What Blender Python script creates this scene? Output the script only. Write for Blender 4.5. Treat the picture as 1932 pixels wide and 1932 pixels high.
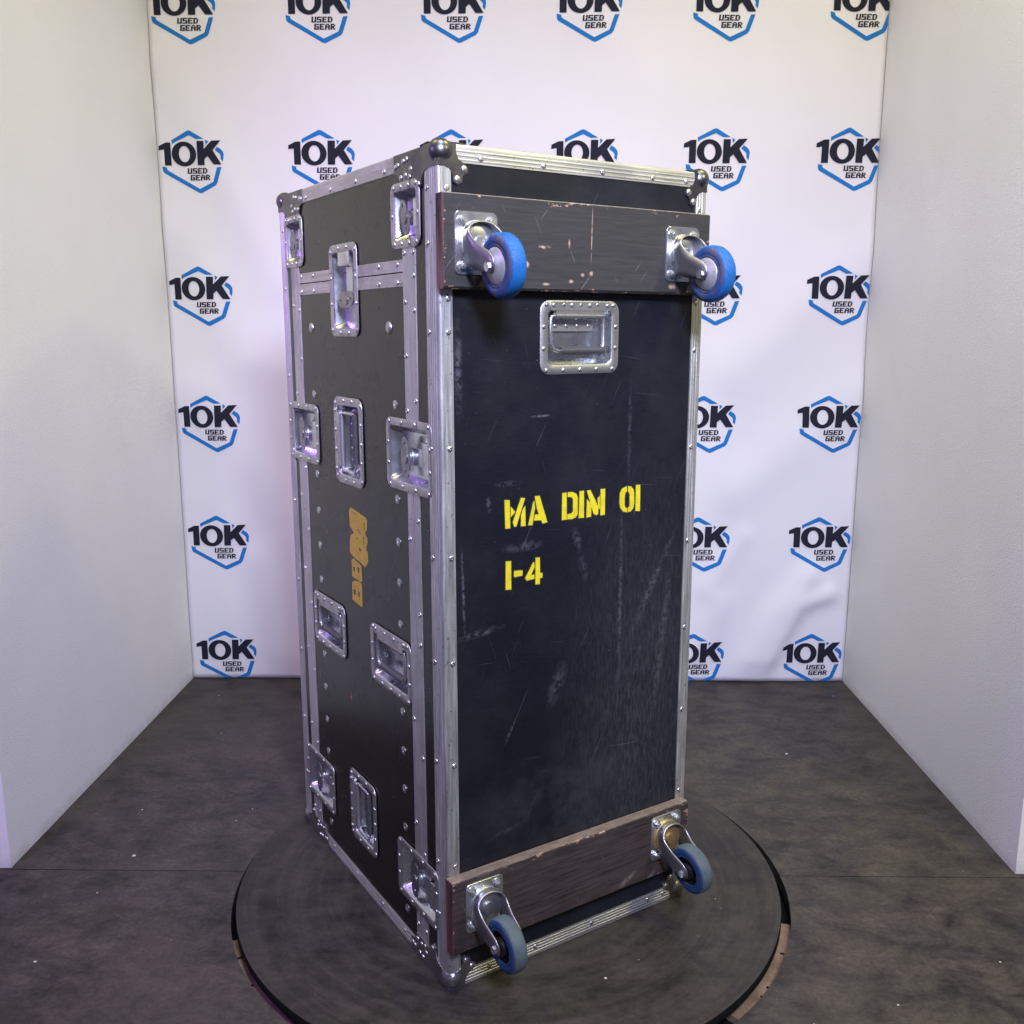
import bpy, bmesh, math, random
from mathutils import Matrix, Vector
R = math.radians
random.seed(7)
for o in list(bpy.data.objects): bpy.data.objects.remove(o)
scene = bpy.context.scene
COL = scene.collection

# ------------------------------------------------------------ camera, world, lamps
cam_d = bpy.data.cameras.new('camera'); cam = bpy.data.objects.new('camera', cam_d); COL.objects.link(cam)
cam.location = (0, 0, 1.2873)
cam.rotation_euler = (math.pi/2 - 0.1917, 0.0007, 0.0160)
cam_d.sensor_width = 36; cam_d.sensor_fit = 'HORIZONTAL'; cam_d.lens = 36*1776.15/1932
cam_d.clip_start = .05; cam_d.clip_end = 60
scene.camera = cam
scene.view_settings.view_transform = 'Standard'; scene.view_settings.look = 'None'
scene.view_settings.exposure = 0; scene.view_settings.gamma = 1
world = bpy.data.worlds.new('World'); scene.world = world; world.use_nodes = True
bg = world.node_tree.nodes['Background']; bg.inputs[0].default_value = (.58, .54, .78, 1); bg.inputs[1].default_value = .22

def area(name, loc, target, size, power, color, spread=180, sy=None):
    d = bpy.data.lights.new(name, 'AREA'); d.energy = power; d.color = color; d.size = size
    if sy: d.shape = 'RECTANGLE'; d.size_y = sy
    d.spread = R(spread)
    o = bpy.data.objects.new(name, d); COL.objects.link(o); o.location = loc
    v = Vector(target) - Vector(loc); o.rotation_euler = v.to_track_quat('-Z', 'Y').to_euler()
    return o
area('ceiling_lamp', (0.15, 1.25, 3.2), (0.05, 2.0, 0.2), .50, 24, (.90, .88, 1.0))
area('yellow_lamp', (.95, 2.0, 3.2), (1.05, 2.4, 1.2), .35, 14, (1.0, .94, .24))
area('left_yellow_lamp', (-.95, 1.7, 3.2), (-1.25, 2.3, 1.4), .35, 11, (1.0, .93, .28))
area('warm_lamp', (1.7, 1.0, 2.5), (.95, 2.1, .0), .25, 12, (1.0, .93, .38), 120)
area('purple_lamp', (-1.5, 1.1, 1.9), (-.8, 2.9, .5), .3, 11, (.52, .28, 1.0), 110)
area('front_lamp', (.45, -.5, 2.6), (.15, 2.2, .85), .5, 25, (.68, .72, 1.0), 70)

STENCIL={"M":[[[0.1286,0.9603],[0.1396,0.9592],[0.1408,0.9064],[0.1302,0.9068]],[[0.1419,0.9472],[0.1516,0.9359],[0.142,0.9268]],[[0.1643,0.9613],[0.1733,0.9596],[0.1542,0.9087],[0.1496,0.9084],[0.1466,0.9172]],[[0.168,0.9377],[0.1738,0.9455],[0.1747,0.9071],[0.1644,0.9075],[0.1649,0.9281]]],"A":[[[0.1918,0.9506],[0.1944,0.9523],[0.1955,0.9395],[0.1902,0.9069],[0.1806,0.9077]],[[0.1949,0.961],[0.2058,0.961],[0.224,0.9086],[0.2129,0.9075],[0.2097,0.9143],[0.1933,0.9151],[0.1956,0.9261],[0.2042,0.9258],[0.1999,0.9382]]],"D":[[[0.2582,0.9611],[0.2681,0.9613],[0.2691,0.9088],[0.2577,0.9091]],[[0.2709,0.9615],[0.2814,0.961],[0.2906,0.957],[0.2946,0.9498],[0.2947,0.9166],[0.2907,0.9112],[0.2811,0.9085],[0.2706,0.9092],[0.2705,0.9187],[0.2791,0.9191],[0.2838,0.9225],[0.2835,0.9478],[0.2786,0.9519],[0.271,0.9526]]],"I":[[[0.299,0.9612],[0.3093,0.9611],[0.3102,0.9081],[0.2975,0.9088]]],"M2":[[[0.3168,0.9437],[0.3283,0.933],[0.3272,0.9083],[0.316,0.9079]],[[0.3165,0.9604],[0.3249,0.9608],[0.3447,0.9266],[0.3446,0.9121],[0.3406,0.9096],[0.3336,0.9133]],[[0.3426,0.942],[0.3478,0.9479],[0.3487,0.9238],[0.346,0.92]],[[0.3499,0.9605],[0.3611,0.96],[0.3612,0.9084],[0.3502,0.9083]]],"0":[[[0.4159,0.9605],[0.4161,0.9504],[0.4121,0.9475],[0.4103,0.9379],[0.4108,0.9215],[0.4134,0.9171],[0.4172,0.9156],[0.4174,0.9073],[0.4074,0.91],[0.4006,0.9176],[0.3977,0.9277],[0.3982,0.9472],[0.403,0.9565]],[[0.4188,0.9602],[0.4271,0.9584],[0.4331,0.9521],[0.4348,0.9437],[0.4354,0.9239],[0.4332,0.9143],[0.4271,0.9086],[0.4195,0.9075],[0.4192,0.9165],[0.4237,0.9185],[0.4234,0.9432],[0.419,0.9501]]],"1":[[[0.4391,0.9605],[0.45,0.9604],[0.4509,0.9066],[0.4391,0.9079]]],"1b":[[[0.1311,0.8445],[0.1425,0.8436],[0.1429,0.7891],[0.1305,0.7904]]],"-":[[[0.1489,0.8226],[0.1507,0.8239],[0.1669,0.8225],[0.1681,0.8211],[0.1676,0.8126],[0.151,0.8118],[0.1489,0.8137]]],"4":[[[0.1923,0.835],[0.1945,0.8344],[0.195,0.8244],[0.1873,0.8105],[0.1947,0.8107],[0.1947,0.8024],[0.1773,0.8013],[0.1742,0.8069]],[[0.1973,0.843],[0.207,0.8422],[0.2076,0.8124],[0.2135,0.8108],[0.2129,0.8018],[0.2076,0.8021],[0.2073,0.7902],[0.1975,0.7909]]]}
SIDE_STENCIL={"B1":[[[0.4166,0.7287],[0.4073,0.7347],[0.3744,0.739],[0.3664,0.7364],[0.3646,0.6883],[0.371,0.6841],[0.418,0.6892]],[[0.4116,0.713],[0.4,0.717],[0.3998,0.7034],[0.41,0.7016]],[[0.387,0.7162],[0.3772,0.7153],[0.3781,0.7036],[0.3867,0.704]]],"B2":[[[0.4162,0.7786],[0.4057,0.7842],[0.3654,0.7766],[0.3634,0.7435],[0.3698,0.7401],[0.4162,0.7418]],[[0.4098,0.7651],[0.3997,0.7663],[0.3993,0.7561],[0.4088,0.7551]],[[0.3859,0.769],[0.3767,0.7687],[0.377,0.7567],[0.3856,0.7573]]],"Mx":[[[0.4212,0.8874],[0.4102,0.895],[0.3349,0.8848],[0.328,0.8799],[0.331,0.858],[0.3371,0.8557],[0.3391,0.8479],[0.3292,0.843],[0.3285,0.8333],[0.3329,0.825],[0.3371,0.8156],[0.3291,0.8122],[0.3286,0.7913],[0.3364,0.7846],[0.3429,0.7776],[0.3665,0.7823],[0.4075,0.7887],[0.4238,0.7944],[0.4211,0.8257],[0.413,0.8362],[0.3971,0.8404],[0.4188,0.8529]],[[0.3822,0.8531],[0.3716,0.8531],[0.361,0.8457],[0.3712,0.8457]],[[0.39,0.8322],[0.3806,0.8348],[0.3793,0.8321],[0.387,0.8311]],[[0.3769,0.8127],[0.3671,0.8133],[0.3609,0.8073],[0.3712,0.8072]],[[0.3511,0.8426],[0.3457,0.8424],[0.3478,0.8234],[0.3519,0.8238]],[[0.3445,0.874],[0.3404,0.8739],[0.3405,0.8569],[0.3447,0.8561]],[[0.4027,0.8853],[0.3973,0.8868],[0.3767,0.8837],[0.3799,0.882]]]}
LOGO={"blue":[[[-0.0654,0.074],[-0.0109,0.1019],[-0.0042,0.1038],[0.0021,0.1018],[0.0406,0.0795],[0.0457,0.076],[0.0203,0.0759],[-0.0038,0.0882],[-0.0547,0.0675],[-0.0639,0.061]],[[0.0514,0.0736],[0.062,0.068],[0.0532,0.0566]],[[0.0832,0.0405],[0.0895,0.0496],[0.0922,0.0499],[0.103,0.0434],[0.1098,0.0348],[0.1118,0.0256],[0.1086,0.0033],[0.1004,0.0119],[0.1014,0.0217],[0.0979,0.0283],[0.0847,0.0388]],[[-0.1023,-0.0118],[-0.1005,-0.0264],[-0.096,-0.0317],[0.0168,-0.0951],[0.0231,-0.0971],[0.0293,-0.0958],[0.0776,-0.0726],[0.084,-0.0653],[0.1023,-0.0141],[0.0872,-0.0148],[0.0711,-0.0593],[0.0685,-0.062],[0.0228,-0.0824],[0.0201,-0.0824],[-0.0841,-0.0231],[-0.0872,-0.0185],[-0.0867,-0.0139],[-0.1015,-0.0098]]],"one":[[[-0.1103,0.0552],[-0.0862,0.0663],[-0.0697,0.0666],[-0.0699,-0.0073],[-0.0927,-0.0072],[-0.0928,0.0444],[-0.1111,0.0419]]],"zero":[[[0.0175,0.0292],[0.0168,0.0215],[0.0145,0.0142],[0.0106,0.0074],[0.0055,0.0014],[-0.0009,-0.0035],[-0.0082,-0.0071],[-0.0162,-0.0094],[-0.0244,-0.0101],[-0.0327,-0.0093],[-0.0407,-0.007],[-0.0481,-0.0034],[-0.0546,0.0016],[-0.06,0.0076],[-0.064,0.0144],[-0.0665,0.0218],[-0.0674,0.0295],[-0.0666,0.0372],[-0.0643,0.0446],[-0.0605,0.0514],[-0.0553,0.0573],[-0.0489,0.0621],[-0.0416,0.0657],[-0.0337,0.0679],[-0.0255,0.0687],[-0.0172,0.0679],[-0.0092,0.0656],[-0.0019,0.062],[0.0046,0.0571],[0.01,0.0511],[0.014,0.0443],[0.0165,0.0369]],[[-0.0043,0.0289],[-0.0049,0.0222],[-0.0068,0.0159],[-0.0099,0.0105],[-0.0138,0.0064],[-0.0185,0.0038],[-0.0235,0.0029],[-0.0285,0.0039],[-0.0331,0.0065],[-0.0371,0.0106],[-0.0402,0.016],[-0.0422,0.0223],[-0.0428,0.029],[-0.0422,0.0358],[-0.0403,0.042],[-0.0372,0.0474],[-0.0332,0.0515],[-0.0286,0.0541],[-0.0236,0.0549],[-0.0186,0.054],[-0.014,0.0514],[-0.01,0.0473],[-0.0069,0.0419],[-0.005,0.0356]]],"kay":[[[0.0221,0.0694],[0.0466,0.0693],[0.0456,0.0436],[0.0729,0.07],[0.1032,0.0715],[0.0757,0.0395],[0.1031,-0.0059],[0.0769,-0.0058],[0.0564,0.0219],[0.0454,0.0121],[0.0446,-0.007],[0.0205,-0.007]]],"used":[[-0.0178,-0.0339],[0.052,-0.0341],[-0.0162,-0.0161]],"gear":[[-0.0094,-0.0558],[0.0605,-0.056],[-0.0078,-0.0379]]}

# ------------------------------------------------------------ mesh helpers
class MB:
    def __init__(s): s.v = []; s.f = []; s.m = []; s.mi = 0
    def add(s, vs, fs):
        b = len(s.v); s.v += [tuple(x) for x in vs]
        for f in fs: s.f.append(tuple(i+b for i in f)); s.m.append(s.mi)
    def box(s, x0, x1, y0, y1, z0, z1):
        s.add([(x0,y0,z0),(x1,y0,z0),(x1,y1,z0),(x0,y1,z0),(x0,y0,z1),(x1,y0,z1),(x1,y1,z1),(x0,y1,z1)],
              [(3,2,1,0),(4,5,6,7),(0,1,5,4),(1,2,6,5),(2,3,7,6),(3,0,4,7)])
    def bbox(s, x0, x1, y0, y1, z0, z1, c):           # box with a chamfered top (z1)
        lo = [(x0,y0,z0),(x1,y0,z0),(x1,y1,z0),(x0,y1,z0)]
        mid = [(x,y,z1-c) for x,y,_ in lo]
        top = [(x0+c,y0+c,z1),(x1-c,y0+c,z1),(x1-c,y1-c,z1),(x0+c,y1-c,z1)]
        s.loft([lo, mid, top], cap=True); 
    def loft(s, rings, cap=True, cap0=False, closed=True):
        n = len(rings[0]); vs = [p for r in rings for p in r]; fs = []
        for k in range(len(rings)-1):
            for i in range(n if closed else n-1):
                j = (i+1) % n; fs.append((k*n+i, k*n+j, (k+1)*n+j, (k+1)*n+i))
        if cap: fs.append(tuple((len(rings)-1)*n+i for i in range(n)))
        if cap0: fs.append(tuple(reversed(range(n))))
        s.add(vs, fs)
    def cyl(s, p0, p1, r, n=12, r2=None, cap0=True):
        p0 = Vector(p0); p1 = Vector(p1); d = (p1-p0).normalized()
        a = d.orthogonal().normalized(); b = d.cross(a); r2 = r if r2 is None else r2
        ring = lambda c, q: [tuple(c + q*(math.cos(t)*a + math.sin(t)*b)) for t in [2*math.pi*i/n for i in range(n)]]
        s.loft([ring(p0, r), ring(p1, r2)], cap=True, cap0=cap0)
    def tube(s, pts, r, n=8):
        pts = [Vector(p) for p in pts]; rings = []
        a = None
        for i, p in enumerate(pts):
            d = (pts[min(i+1, len(pts)-1)] - pts[max(i-1, 0)]).normalized()
            if a is None: a = d.orthogonal().normalized()
            a = (a - d*a.dot(d)).normalized(); b = d.cross(a)
            rings.append([tuple(p + r*(math.cos(2*math.pi*k/n)*a + math.sin(2*math.pi*k/n)*b)) for k in range(n)])
        s.loft(rings, cap=True, cap0=True)
    def dome(s, x, y, z, r, h, n=8):
        ring = lambda q, hh: [(x+q*math.cos(2*math.pi*i/n), y+q*math.sin(2*math.pi*i/n), z+hh) for i in range(n)]
        s.loft([ring(r, -.0005), ring(r, h*.35), ring(r*.72, h*.85), ring(r*.3, h)])
    def poly(s, outlines, w0, w1):                     # outline (and holes) in x,y -> solid between w0 and w1
        bm = bmesh.new(); 
        for ol in outlines:
            vs = [bm.verts.new((x, y, 0)) for x, y in ol]
            for i in range(len(vs)): bm.edges.new((vs[i], vs[(i+1) % len(vs)]))
        bmesh.ops.triangle_fill(bm, edges=bm.edges[:], use_beauty=True, use_dissolve=False, normal=(0,0,1))
        bm.verts.index_update(); vv = [v.co.copy() for v in bm.verts]; ff = []
        for f in bm.faces:
            if f.normal.z < 0: f.normal_flip()
            ff.append([v.index for v in f.verts])
        bm.free()
        s.add([(v.x, v.y, w1) for v in vv], ff)
        if w0 is not None:
            for k, ol in enumerate(outlines):
                A = sum(ol[i][0]*ol[(i+1) % len(ol)][1]-ol[(i+1) % len(ol)][0]*ol[i][1] for i in range(len(ol)))
                q = list(ol) if (A > 0) == (k == 0) else list(reversed(ol))
                s.loft([[(x, y, w0) for x, y in q], [(x, y, w1) for x, y in q]], cap=False)
    def revolve(s, prof, n=32, axis='z', c=(0,0,0)):   # prof: (radius, height)
        rings = []
        for r, h in prof:
            ring = []
            for i in range(n):
                t = 2*math.pi*i/n; x, y = r*math.cos(t), r*math.sin(t)
                p = (x, y, h) if axis == 'z' else (h, x, y)
                ring.append((p[0]+c[0], p[1]+c[1], p[2]+c[2]))
            rings.append(ring)
        s.loft(rings, cap=False)
    def obj(s, name, mats, parent=None, smooth=None, M=None):
        me = bpy.data.meshes.new(name); me.from_pydata(s.v, [], s.f)
        for m in (mats if isinstance(mats, (list, tuple)) else [mats]): me.materials.append(m)
        me.polygons.foreach_set('material_index', s.m)
        me.validate(); me.update()
        if smooth is not None:
            me.shade_smooth(); me.set_sharp_from_angle(angle=R(smooth))
        return link(name, me, parent, M)
def link(name, me, parent=None, M=None):
    o = bpy.data.objects.new(name, me); COL.objects.link(o)
    if parent: o.parent = parent
    if M is not None: o.matrix_local = M
    return o
def rr(w, h, r, n=5, cx=0, cy=0):
    out = []
    for sx, sy, a0 in ((1,-1,-90),(1,1,0),(-1,1,90),(-1,-1,180)):
        for i in range(n+1):
            t = R(a0 + 90*i/n); out.append((cx+sx*(w/2-r)+r*math.cos(t), cy+sy*(h/2-r)+r*math.sin(t)))
    return out
def tag(o, label=None, cat=None, group=None, kind=None):
    if label: o['label'] = label
    if cat: o['category'] = cat
    if group: o['group'] = group
    if kind: o['kind'] = kind
    return o

# ------------------------------------------------------------ materials
class NT:
    def __init__(s, name):
        s.m = bpy.data.materials.new(name); s.m.use_nodes = True; s.t = s.m.node_tree
        s.b = s.t.nodes['Principled BSDF']
    def n(s, typ, **k):
        nd = s.t.nodes.new(typ)
        for a, v in k.items():
            if hasattr(nd, a): setattr(nd, a, v)
        return nd
    def L(s, a, b): s.t.links.new(a, b)
    def coord(s, scale=(1,1,1), rot=(0,0,0), loc=(0,0,0), which='Object'):
        tc = s.n('ShaderNodeTexCoord'); mp = s.n('ShaderNodeMapping')
        mp.inputs['Scale'].default_value = scale; mp.inputs['Rotation'].default_value = rot; mp.inputs['Location'].default_value = loc
        s.L(tc.outputs[which], mp.inputs[0]); return mp.outputs[0]
    def noise(s, vec, scale, detail=4, rough=.55, dist=0):
        nd = s.n('ShaderNodeTexNoise'); nd.inputs['Scale'].default_value = scale; nd.inputs['Detail'].default_value = detail
        nd.inputs['Roughness'].default_value = rough; nd.inputs['Distortion'].default_value = dist
        s.L(vec, nd.inputs['Vector']); return nd.outputs['Fac']
    def ramp(s, fac, a, b, lo=0., hi=1.):               # linear map clamp
        nd = s.n('ShaderNodeMapRange'); nd.inputs[1].default_value = a; nd.inputs[2].default_value = b
        nd.inputs[3].default_value = lo; nd.inputs[4].default_value = hi; s.L(fac, nd.inputs[0]); return nd.outputs[0]
    def math(s, op, a, b=None):
        nd = s.n('ShaderNodeMath', operation=op); nd.use_clamp = False
        for i, x in enumerate((a, b)):
            if x is None: continue
            if isinstance(x, (int, float)): nd.inputs[i].default_value = x
            else: s.L(x, nd.inputs[i])
        return nd.outputs[0]
    def mix(s, fac, a, b):
        nd = s.n('ShaderNodeMix', data_type='RGBA')
        for i, x in ((0, fac), (6, a), (7, b)):
            if isinstance(x, (int, float)): nd.inputs[i].default_value = x
            elif isinstance(x, tuple): nd.inputs[i].default_value = (*x[:3], 1)
            else: s.L(x, nd.inputs[i])
        return nd.outputs[2]
    def sep(s, vec):
        nd = s.n('ShaderNodeSeparateXYZ'); s.L(vec, nd.inputs[0]); return nd.outputs
    def streak(s, ang, plane, long, thin, thr):        # straight scratches in one direction on a face
        rot = (0, ang, 0) if plane == 0 else (ang, 0, 0)
        sc = (thin, 1, long) if plane == 0 else (1, thin, long)
        tc = s.n('ShaderNodeTexCoord'); m1 = s.n('ShaderNodeMapping'); m1.inputs['Rotation'].default_value = rot
        m2 = s.n('ShaderNodeMapping'); m2.inputs['Scale'].default_value = sc
        s.L(tc.outputs['Object'], m1.inputs[0]); s.L(m1.outputs[0], m2.inputs[0])
        return s.ramp(s.noise(m2.outputs[0], 1, 2, .5, .15), thr, thr+.05)
    def streak2(s, ang, long, thin, thr):               # scuffs on the floor plane
        tc = s.n('ShaderNodeTexCoord'); m1 = s.n('ShaderNodeMapping'); m1.inputs['Rotation'].default_value = (0, 0, ang)
        m2 = s.n('ShaderNodeMapping'); m2.inputs['Scale'].default_value = (long, thin, 1)
        s.L(tc.outputs['Object'], m1.inputs[0]); s.L(m1.outputs[0], m2.inputs[0])
        return s.ramp(s.noise(m2.outputs[0], 1, 3, .55, .2), thr, thr+.06)
    def line(s, vec, scale, width, gate_scale, gate_lo, detail=2, dist=.3):   # hair-thin scratches
        f = s.noise(vec, scale, detail, .5, dist)
        d = s.math('ABSOLUTE', s.math('SUBTRACT', f, .5))
        ln = s.ramp(d, width, 0)
        g = s.ramp(s.noise(vec, gate_scale, 2), gate_lo, gate_lo+.08)
        return s.math('MULTIPLY', ln, g)
    def blob(s, xyz, axes, c, r, ang=0):                # soft ellipse on a face
        x = s.math('SUBTRACT', xyz[axes[0]], c[0]); z = s.math('SUBTRACT', xyz[axes[1]], c[1])
        ca, sa = math.cos(ang), math.sin(ang)
        u = s.math('DIVIDE', s.math('ADD', s.math('MULTIPLY', x, ca), s.math('MULTIPLY', z, sa)), r[0])
        v = s.math('DIVIDE', s.math('SUBTRACT', s.math('MULTIPLY', z, ca), s.math('MULTIPLY', x, sa)), r[1])
        d = s.math('SQRT', s.math('ADD', s.math('MULTIPLY', u, u), s.math('MULTIPLY', v, v)))
        return s.ramp(d, 1, .2)
    def set(s, color=None, rough=None, metal=None, bump=None, bs=.3, bd=.001, spec=None):
        for inp, x in (('Base Color', color), ('Roughness', rough), ('Metallic', metal), ('Specular IOR Level', spec)):
            if x is None: continue
            if isinstance(x, (int, float)): s.b.inputs[inp].default_value = x
            elif isinstance(x, tuple): s.b.inputs[inp].default_value = (*x, 1)
            else: s.L(x, s.b.inputs[inp])
        if bump is not None:
            nd = s.n('ShaderNodeBump'); nd.inputs['Strength'].default_value = bs; nd.inputs['Distance'].default_value = bd
            s.L(bump, nd.inputs['Height']); s.L(nd.outputs[0], s.b.inputs['Normal'])
        return s.m

def m_plain(name, col, rough=.6, metal=0, spec=None):
    t = NT(name); v = t.coord(); n = t.noise(v, 60, 4)
    c = t.mix(t.ramp(n, .3, .7), tuple(x*.82 for x in col), tuple(min(1, x*1.12) for x in col))
    return t.set(c, t.ramp(n, .3, .7, rough-.06, rough+.08), metal, spec=spec)
def m_trim(name, col, rough, metal, axis):
    t = NT(name); sc = [60, 60, 60]; sc[axis] = 3
    v = t.coord(tuple(sc)); v1 = t.coord()
    st = t.noise(v, 3, 5, .6); big = t.noise(v1, 9, 4); sp = t.noise(v1, 140, 3)
    c = t.mix(t.ramp(st, .3, .72), tuple(x*.72 for x in col), tuple(min(1, x*1.12) for x in col))
    c = t.mix(t.ramp(big, .5, .75), c, tuple(x*.62 for x in col))
    c = t.mix(t.ramp(sp, .66, .72), c, tuple(x*.3 for x in col))
    r = t.math('ADD', t.ramp(st, .3, .7, rough-.08, rough+.1), t.ramp(big, .4, .7, 0, .12))
    return t.set(c, r, metal, bump=st, bs=.25, bd=.0006)
def m_steel(name, col, rough, metal=1.):
    t = NT(name); v = t.coord()
    a = t.noise(v, 25, 4); b = t.noise(v, 160, 3)
    c = t.mix(t.ramp(a, .35, .7), col, tuple(x*.7 for x in col))
    c = t.mix(t.ramp(b, .64, .72), c, tuple(x*.45 for x in col))
    return t.set(c, t.ramp(a, .3, .7, rough-.07, rough+.12), metal, bump=a, bs=.12, bd=.001)
def m_laminate(name, front):
    t = NT(name); v = t.coord(); xyz = t.sep(v)
    base = (.0048, .0054, .0092) if front else (.0030, .0029, .0034)
    fine = t.noise(t.coord((6, 6, 140)) if front else t.coord((50, 50, 50)), 6 if front else 9, 4, .6)
    c = t.mix(t.ramp(fine, .4, .75), base, tuple(x*1.9 for x in base))
    dust = (.056, .058, .068)
    cloud = t.ramp(t.noise(v, 4.5, 5, .65), .48, .8)
    c = t.mix(t.math('MULTIPLY', cloud, .19 if front else .025), c, dust)
    if front:
        # rubbed, scratched zone on the lower right half
        zone = t.blob(xyz, (0, 2), (.17, .46), (.25, .60))
        strokes = t.ramp(t.noise(t.coord((34, 34, 7), rot=(0, R(10), 0)), 5, 5, .7), .45, .75)
        strokes2 = t.ramp(t.noise(t.coord((34, 34, 6), rot=(0, R(-16), 0)), 5, 5, .7), .5, .78)
        s2 = t.math('MAXIMUM', strokes, strokes2)
        c = t.mix(t.math('MULTIPLY', t.math('MULTIPLY', zone, t.ramp(s2, 0, 1, .18, 1)), .85), c, dust)
        low = t.blob(xyz, (0, 2), (-.02, .33), (.26, .14))
        c = t.mix(t.math('MULTIPLY', t.math('MULTIPLY', low, t.ramp(t.noise(v, 14, 5, .7), .4, .75)), .40), c, (.075, .075, .08))
        for cx, cz, rx, rz, an, k in ((-.225,.715,.06,.009,.12,.6),(-.005,.865,.012,.03,.3,.5),(.01,.81,.012,.035,.3,.35),(-.13,.868,.055,.012,.02,.45),
                (-.165,.99,.035,.006,.03,.55),(-.26,.80,.004,.10,.03,.9),(-.265,1.20,.010,.10,.0,.7),(.105,.72,.006,.23,0,.55),(.12,1.07,.006,.12,0,.35),
                (-.05,.58,.02,.06,-.4,.4),(-.09,1.11,.03,.003,.02,.8),(-.205,.955,.006,.018,.1,.8),(.19,.75,.012,.14,-.5,.5),(.22,.62,.012,.2,-.12,.5),(-.16,.505,.004,.03,-.5,.6),(-.17,.30,.05,.008,.2,.3)):
            w = t.math('MULTIPLY', t.blob(xyz, (0, 2), (cx, cz), (rx, rz), an), t.ramp(t.noise(v, 120, 4, .7), .42, .62))
            c = t.mix(t.math('MULTIPLY', w, k), c, (.11, .11, .13))
    else:
        c = t.mix(t.math('MULTIPLY', t.blob(xyz, (1, 2), (.058, .452), (.006, .014)), t.ramp(t.noise(v, 90), .4, .5)), c, (.42, .11, .07))
    pl = 0 if front else 1
    sc = t.math('MAXIMUM', t.streak(R(18), pl, 5, 260, .735), t.streak(R(-27), pl, 6, 300, .74))
    sc = t.math('MAXIMUM', sc, t.streak(R(84), pl, 5, 280, .735))
    c = t.mix(t.math('MULTIPLY', sc, .32 if front else .2), c, (.15, .15, .17))
    sp = t.ramp(t.noise(v, 210, 2), .765, .80)
    c = t.mix(t.math('MULTIPLY', sp, .5), c, (.25, .24, .24))
    return t.set(c, t.ramp(t.noise(v, 12, 5), .3, .7, .34, .50) if front else t.ramp(t.noise(v, 12, 5), .3, .7, .22, .30), 0, bump=fine, bs=.3 if front else .07, bd=.0006, spec=.36 if front else .62)
def m_board(name, lower, z0, z1):
    t = NT(name); v = t.coord(); xyz = t.sep(v)
    grain = t.noise(t.coord((3, 40, 45)), 4, 5, .6, .6)
    if lower: c = t.mix(t.ramp(grain, .3, .72), (.018, .0125, .013), (.070, .051, .049))
    else: c = t.mix(t.ramp(grain, .3, .72), (.026, .025, .025), (.044, .041, .040))
    big = t.ramp(t.noise(v, 6, 5, .7), .45, .75)
    c = t.mix(t.math('MULTIPLY', big, .35), c, (.085, .073, .070) if lower else (.052, .049, .048))
    wood = t.mix(t.ramp(grain, .35, .65), (.30, .17, .095), (.47, .31, .20))
    nz = t.noise(t.coord((26, 60, 60)), 1.6, 5, .72)
    # worn edges: distance from the top, bottom and ends
    dt = t.math('MINIMUM', t.math('SUBTRACT', z1, xyz[2]), t.math('MULTIPLY', t.math('SUBTRACT', xyz[2], z0), 2.2))
    dx = t.math('MINIMUM', t.math('ADD', xyz[0], .305), t.math('MULTIPLY', t.math('SUBTRACT', .287, xyz[0]), 1.0))
    ed = t.math('MINIMUM', dt, t.math('MULTIPLY', dx, 1.6))
    thr = t.ramp(ed, 0, .034, .165 if lower else .16, -.055)
    chip = t.ramp(t.math('ADD', nz, thr), .72, .745)
    c = t.mix(chip, c, wood)
    # the end grain on the left is raw
    en = t.ramp(xyz[0], -.3035, -.3048)
    ply = t.ramp(t.noise(t.coord((1, 110, 5)), 1.2, 4, .65), .40, .60)
    c = t.mix(en, c, t.mix(ply, (.022, .014, .020), (.21, .10, .10) if not lower else (.13, .055, .045)))
    tp = t.ramp(xyz[2], z1-.0015, z1-.0004)               # dusty top face
    c = t.mix(t.math('MULTIPLY', tp, t.ramp(nz, .3, .6, .45, .95)), c, (.20, .155, .125) if lower else (.30, .27, .20))
    # odd chips and a long scratch
    pts = [(.0,.102,.0015,.060,-.02)] if not lower else [(.12,.02,.03,.008,.5),(.185,.005,.02,.007,.5)]
    for cx, dz, rx, rz, an in pts:
        w = t.math('MULTIPLY', t.blob(xyz, (0, 2), (cx, z0+dz), (rx, rz), an), t.ramp(t.noise(v, 70, 4), .35, .5))
        c = t.mix(w, c, (.42, .30, .22) if not lower else (.17, .15, .14))
    if not lower:
        for cx, dz, rx, rz in ((-.105,.075,.016,.004),(-.05,.083,.0025,.010),(-.045,.018,.006,.004),(-.1,.012,.010,.003),(.195,.014,.011,.006),(-.14,.045,.006,.008),(.0,.033,.006,.005),(-.02,.03,.005,.004)):
            w = t.math('MULTIPLY', t.blob(xyz, (0, 2), (cx, z0+dz), (rx, rz)), t.ramp(t.noise(v, 120, 4), .4, .5))
            c = t.mix(w, c, (.44, .30, .21))
    sc = t.math('MAXIMUM', t.streak(R(24), 0, 9, 240, .73), t.streak(R(-40), 0, 10, 260, .74))
    c = t.mix(t.math('MULTIPLY', sc, .5), c, (.30, .24, .20))
    return t.set(c, .62, 0, bump=t.math('ADD', grain, t.math('MULTIPLY', chip, -.6)), bs=.35, bd=.001, spec=.3)
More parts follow.
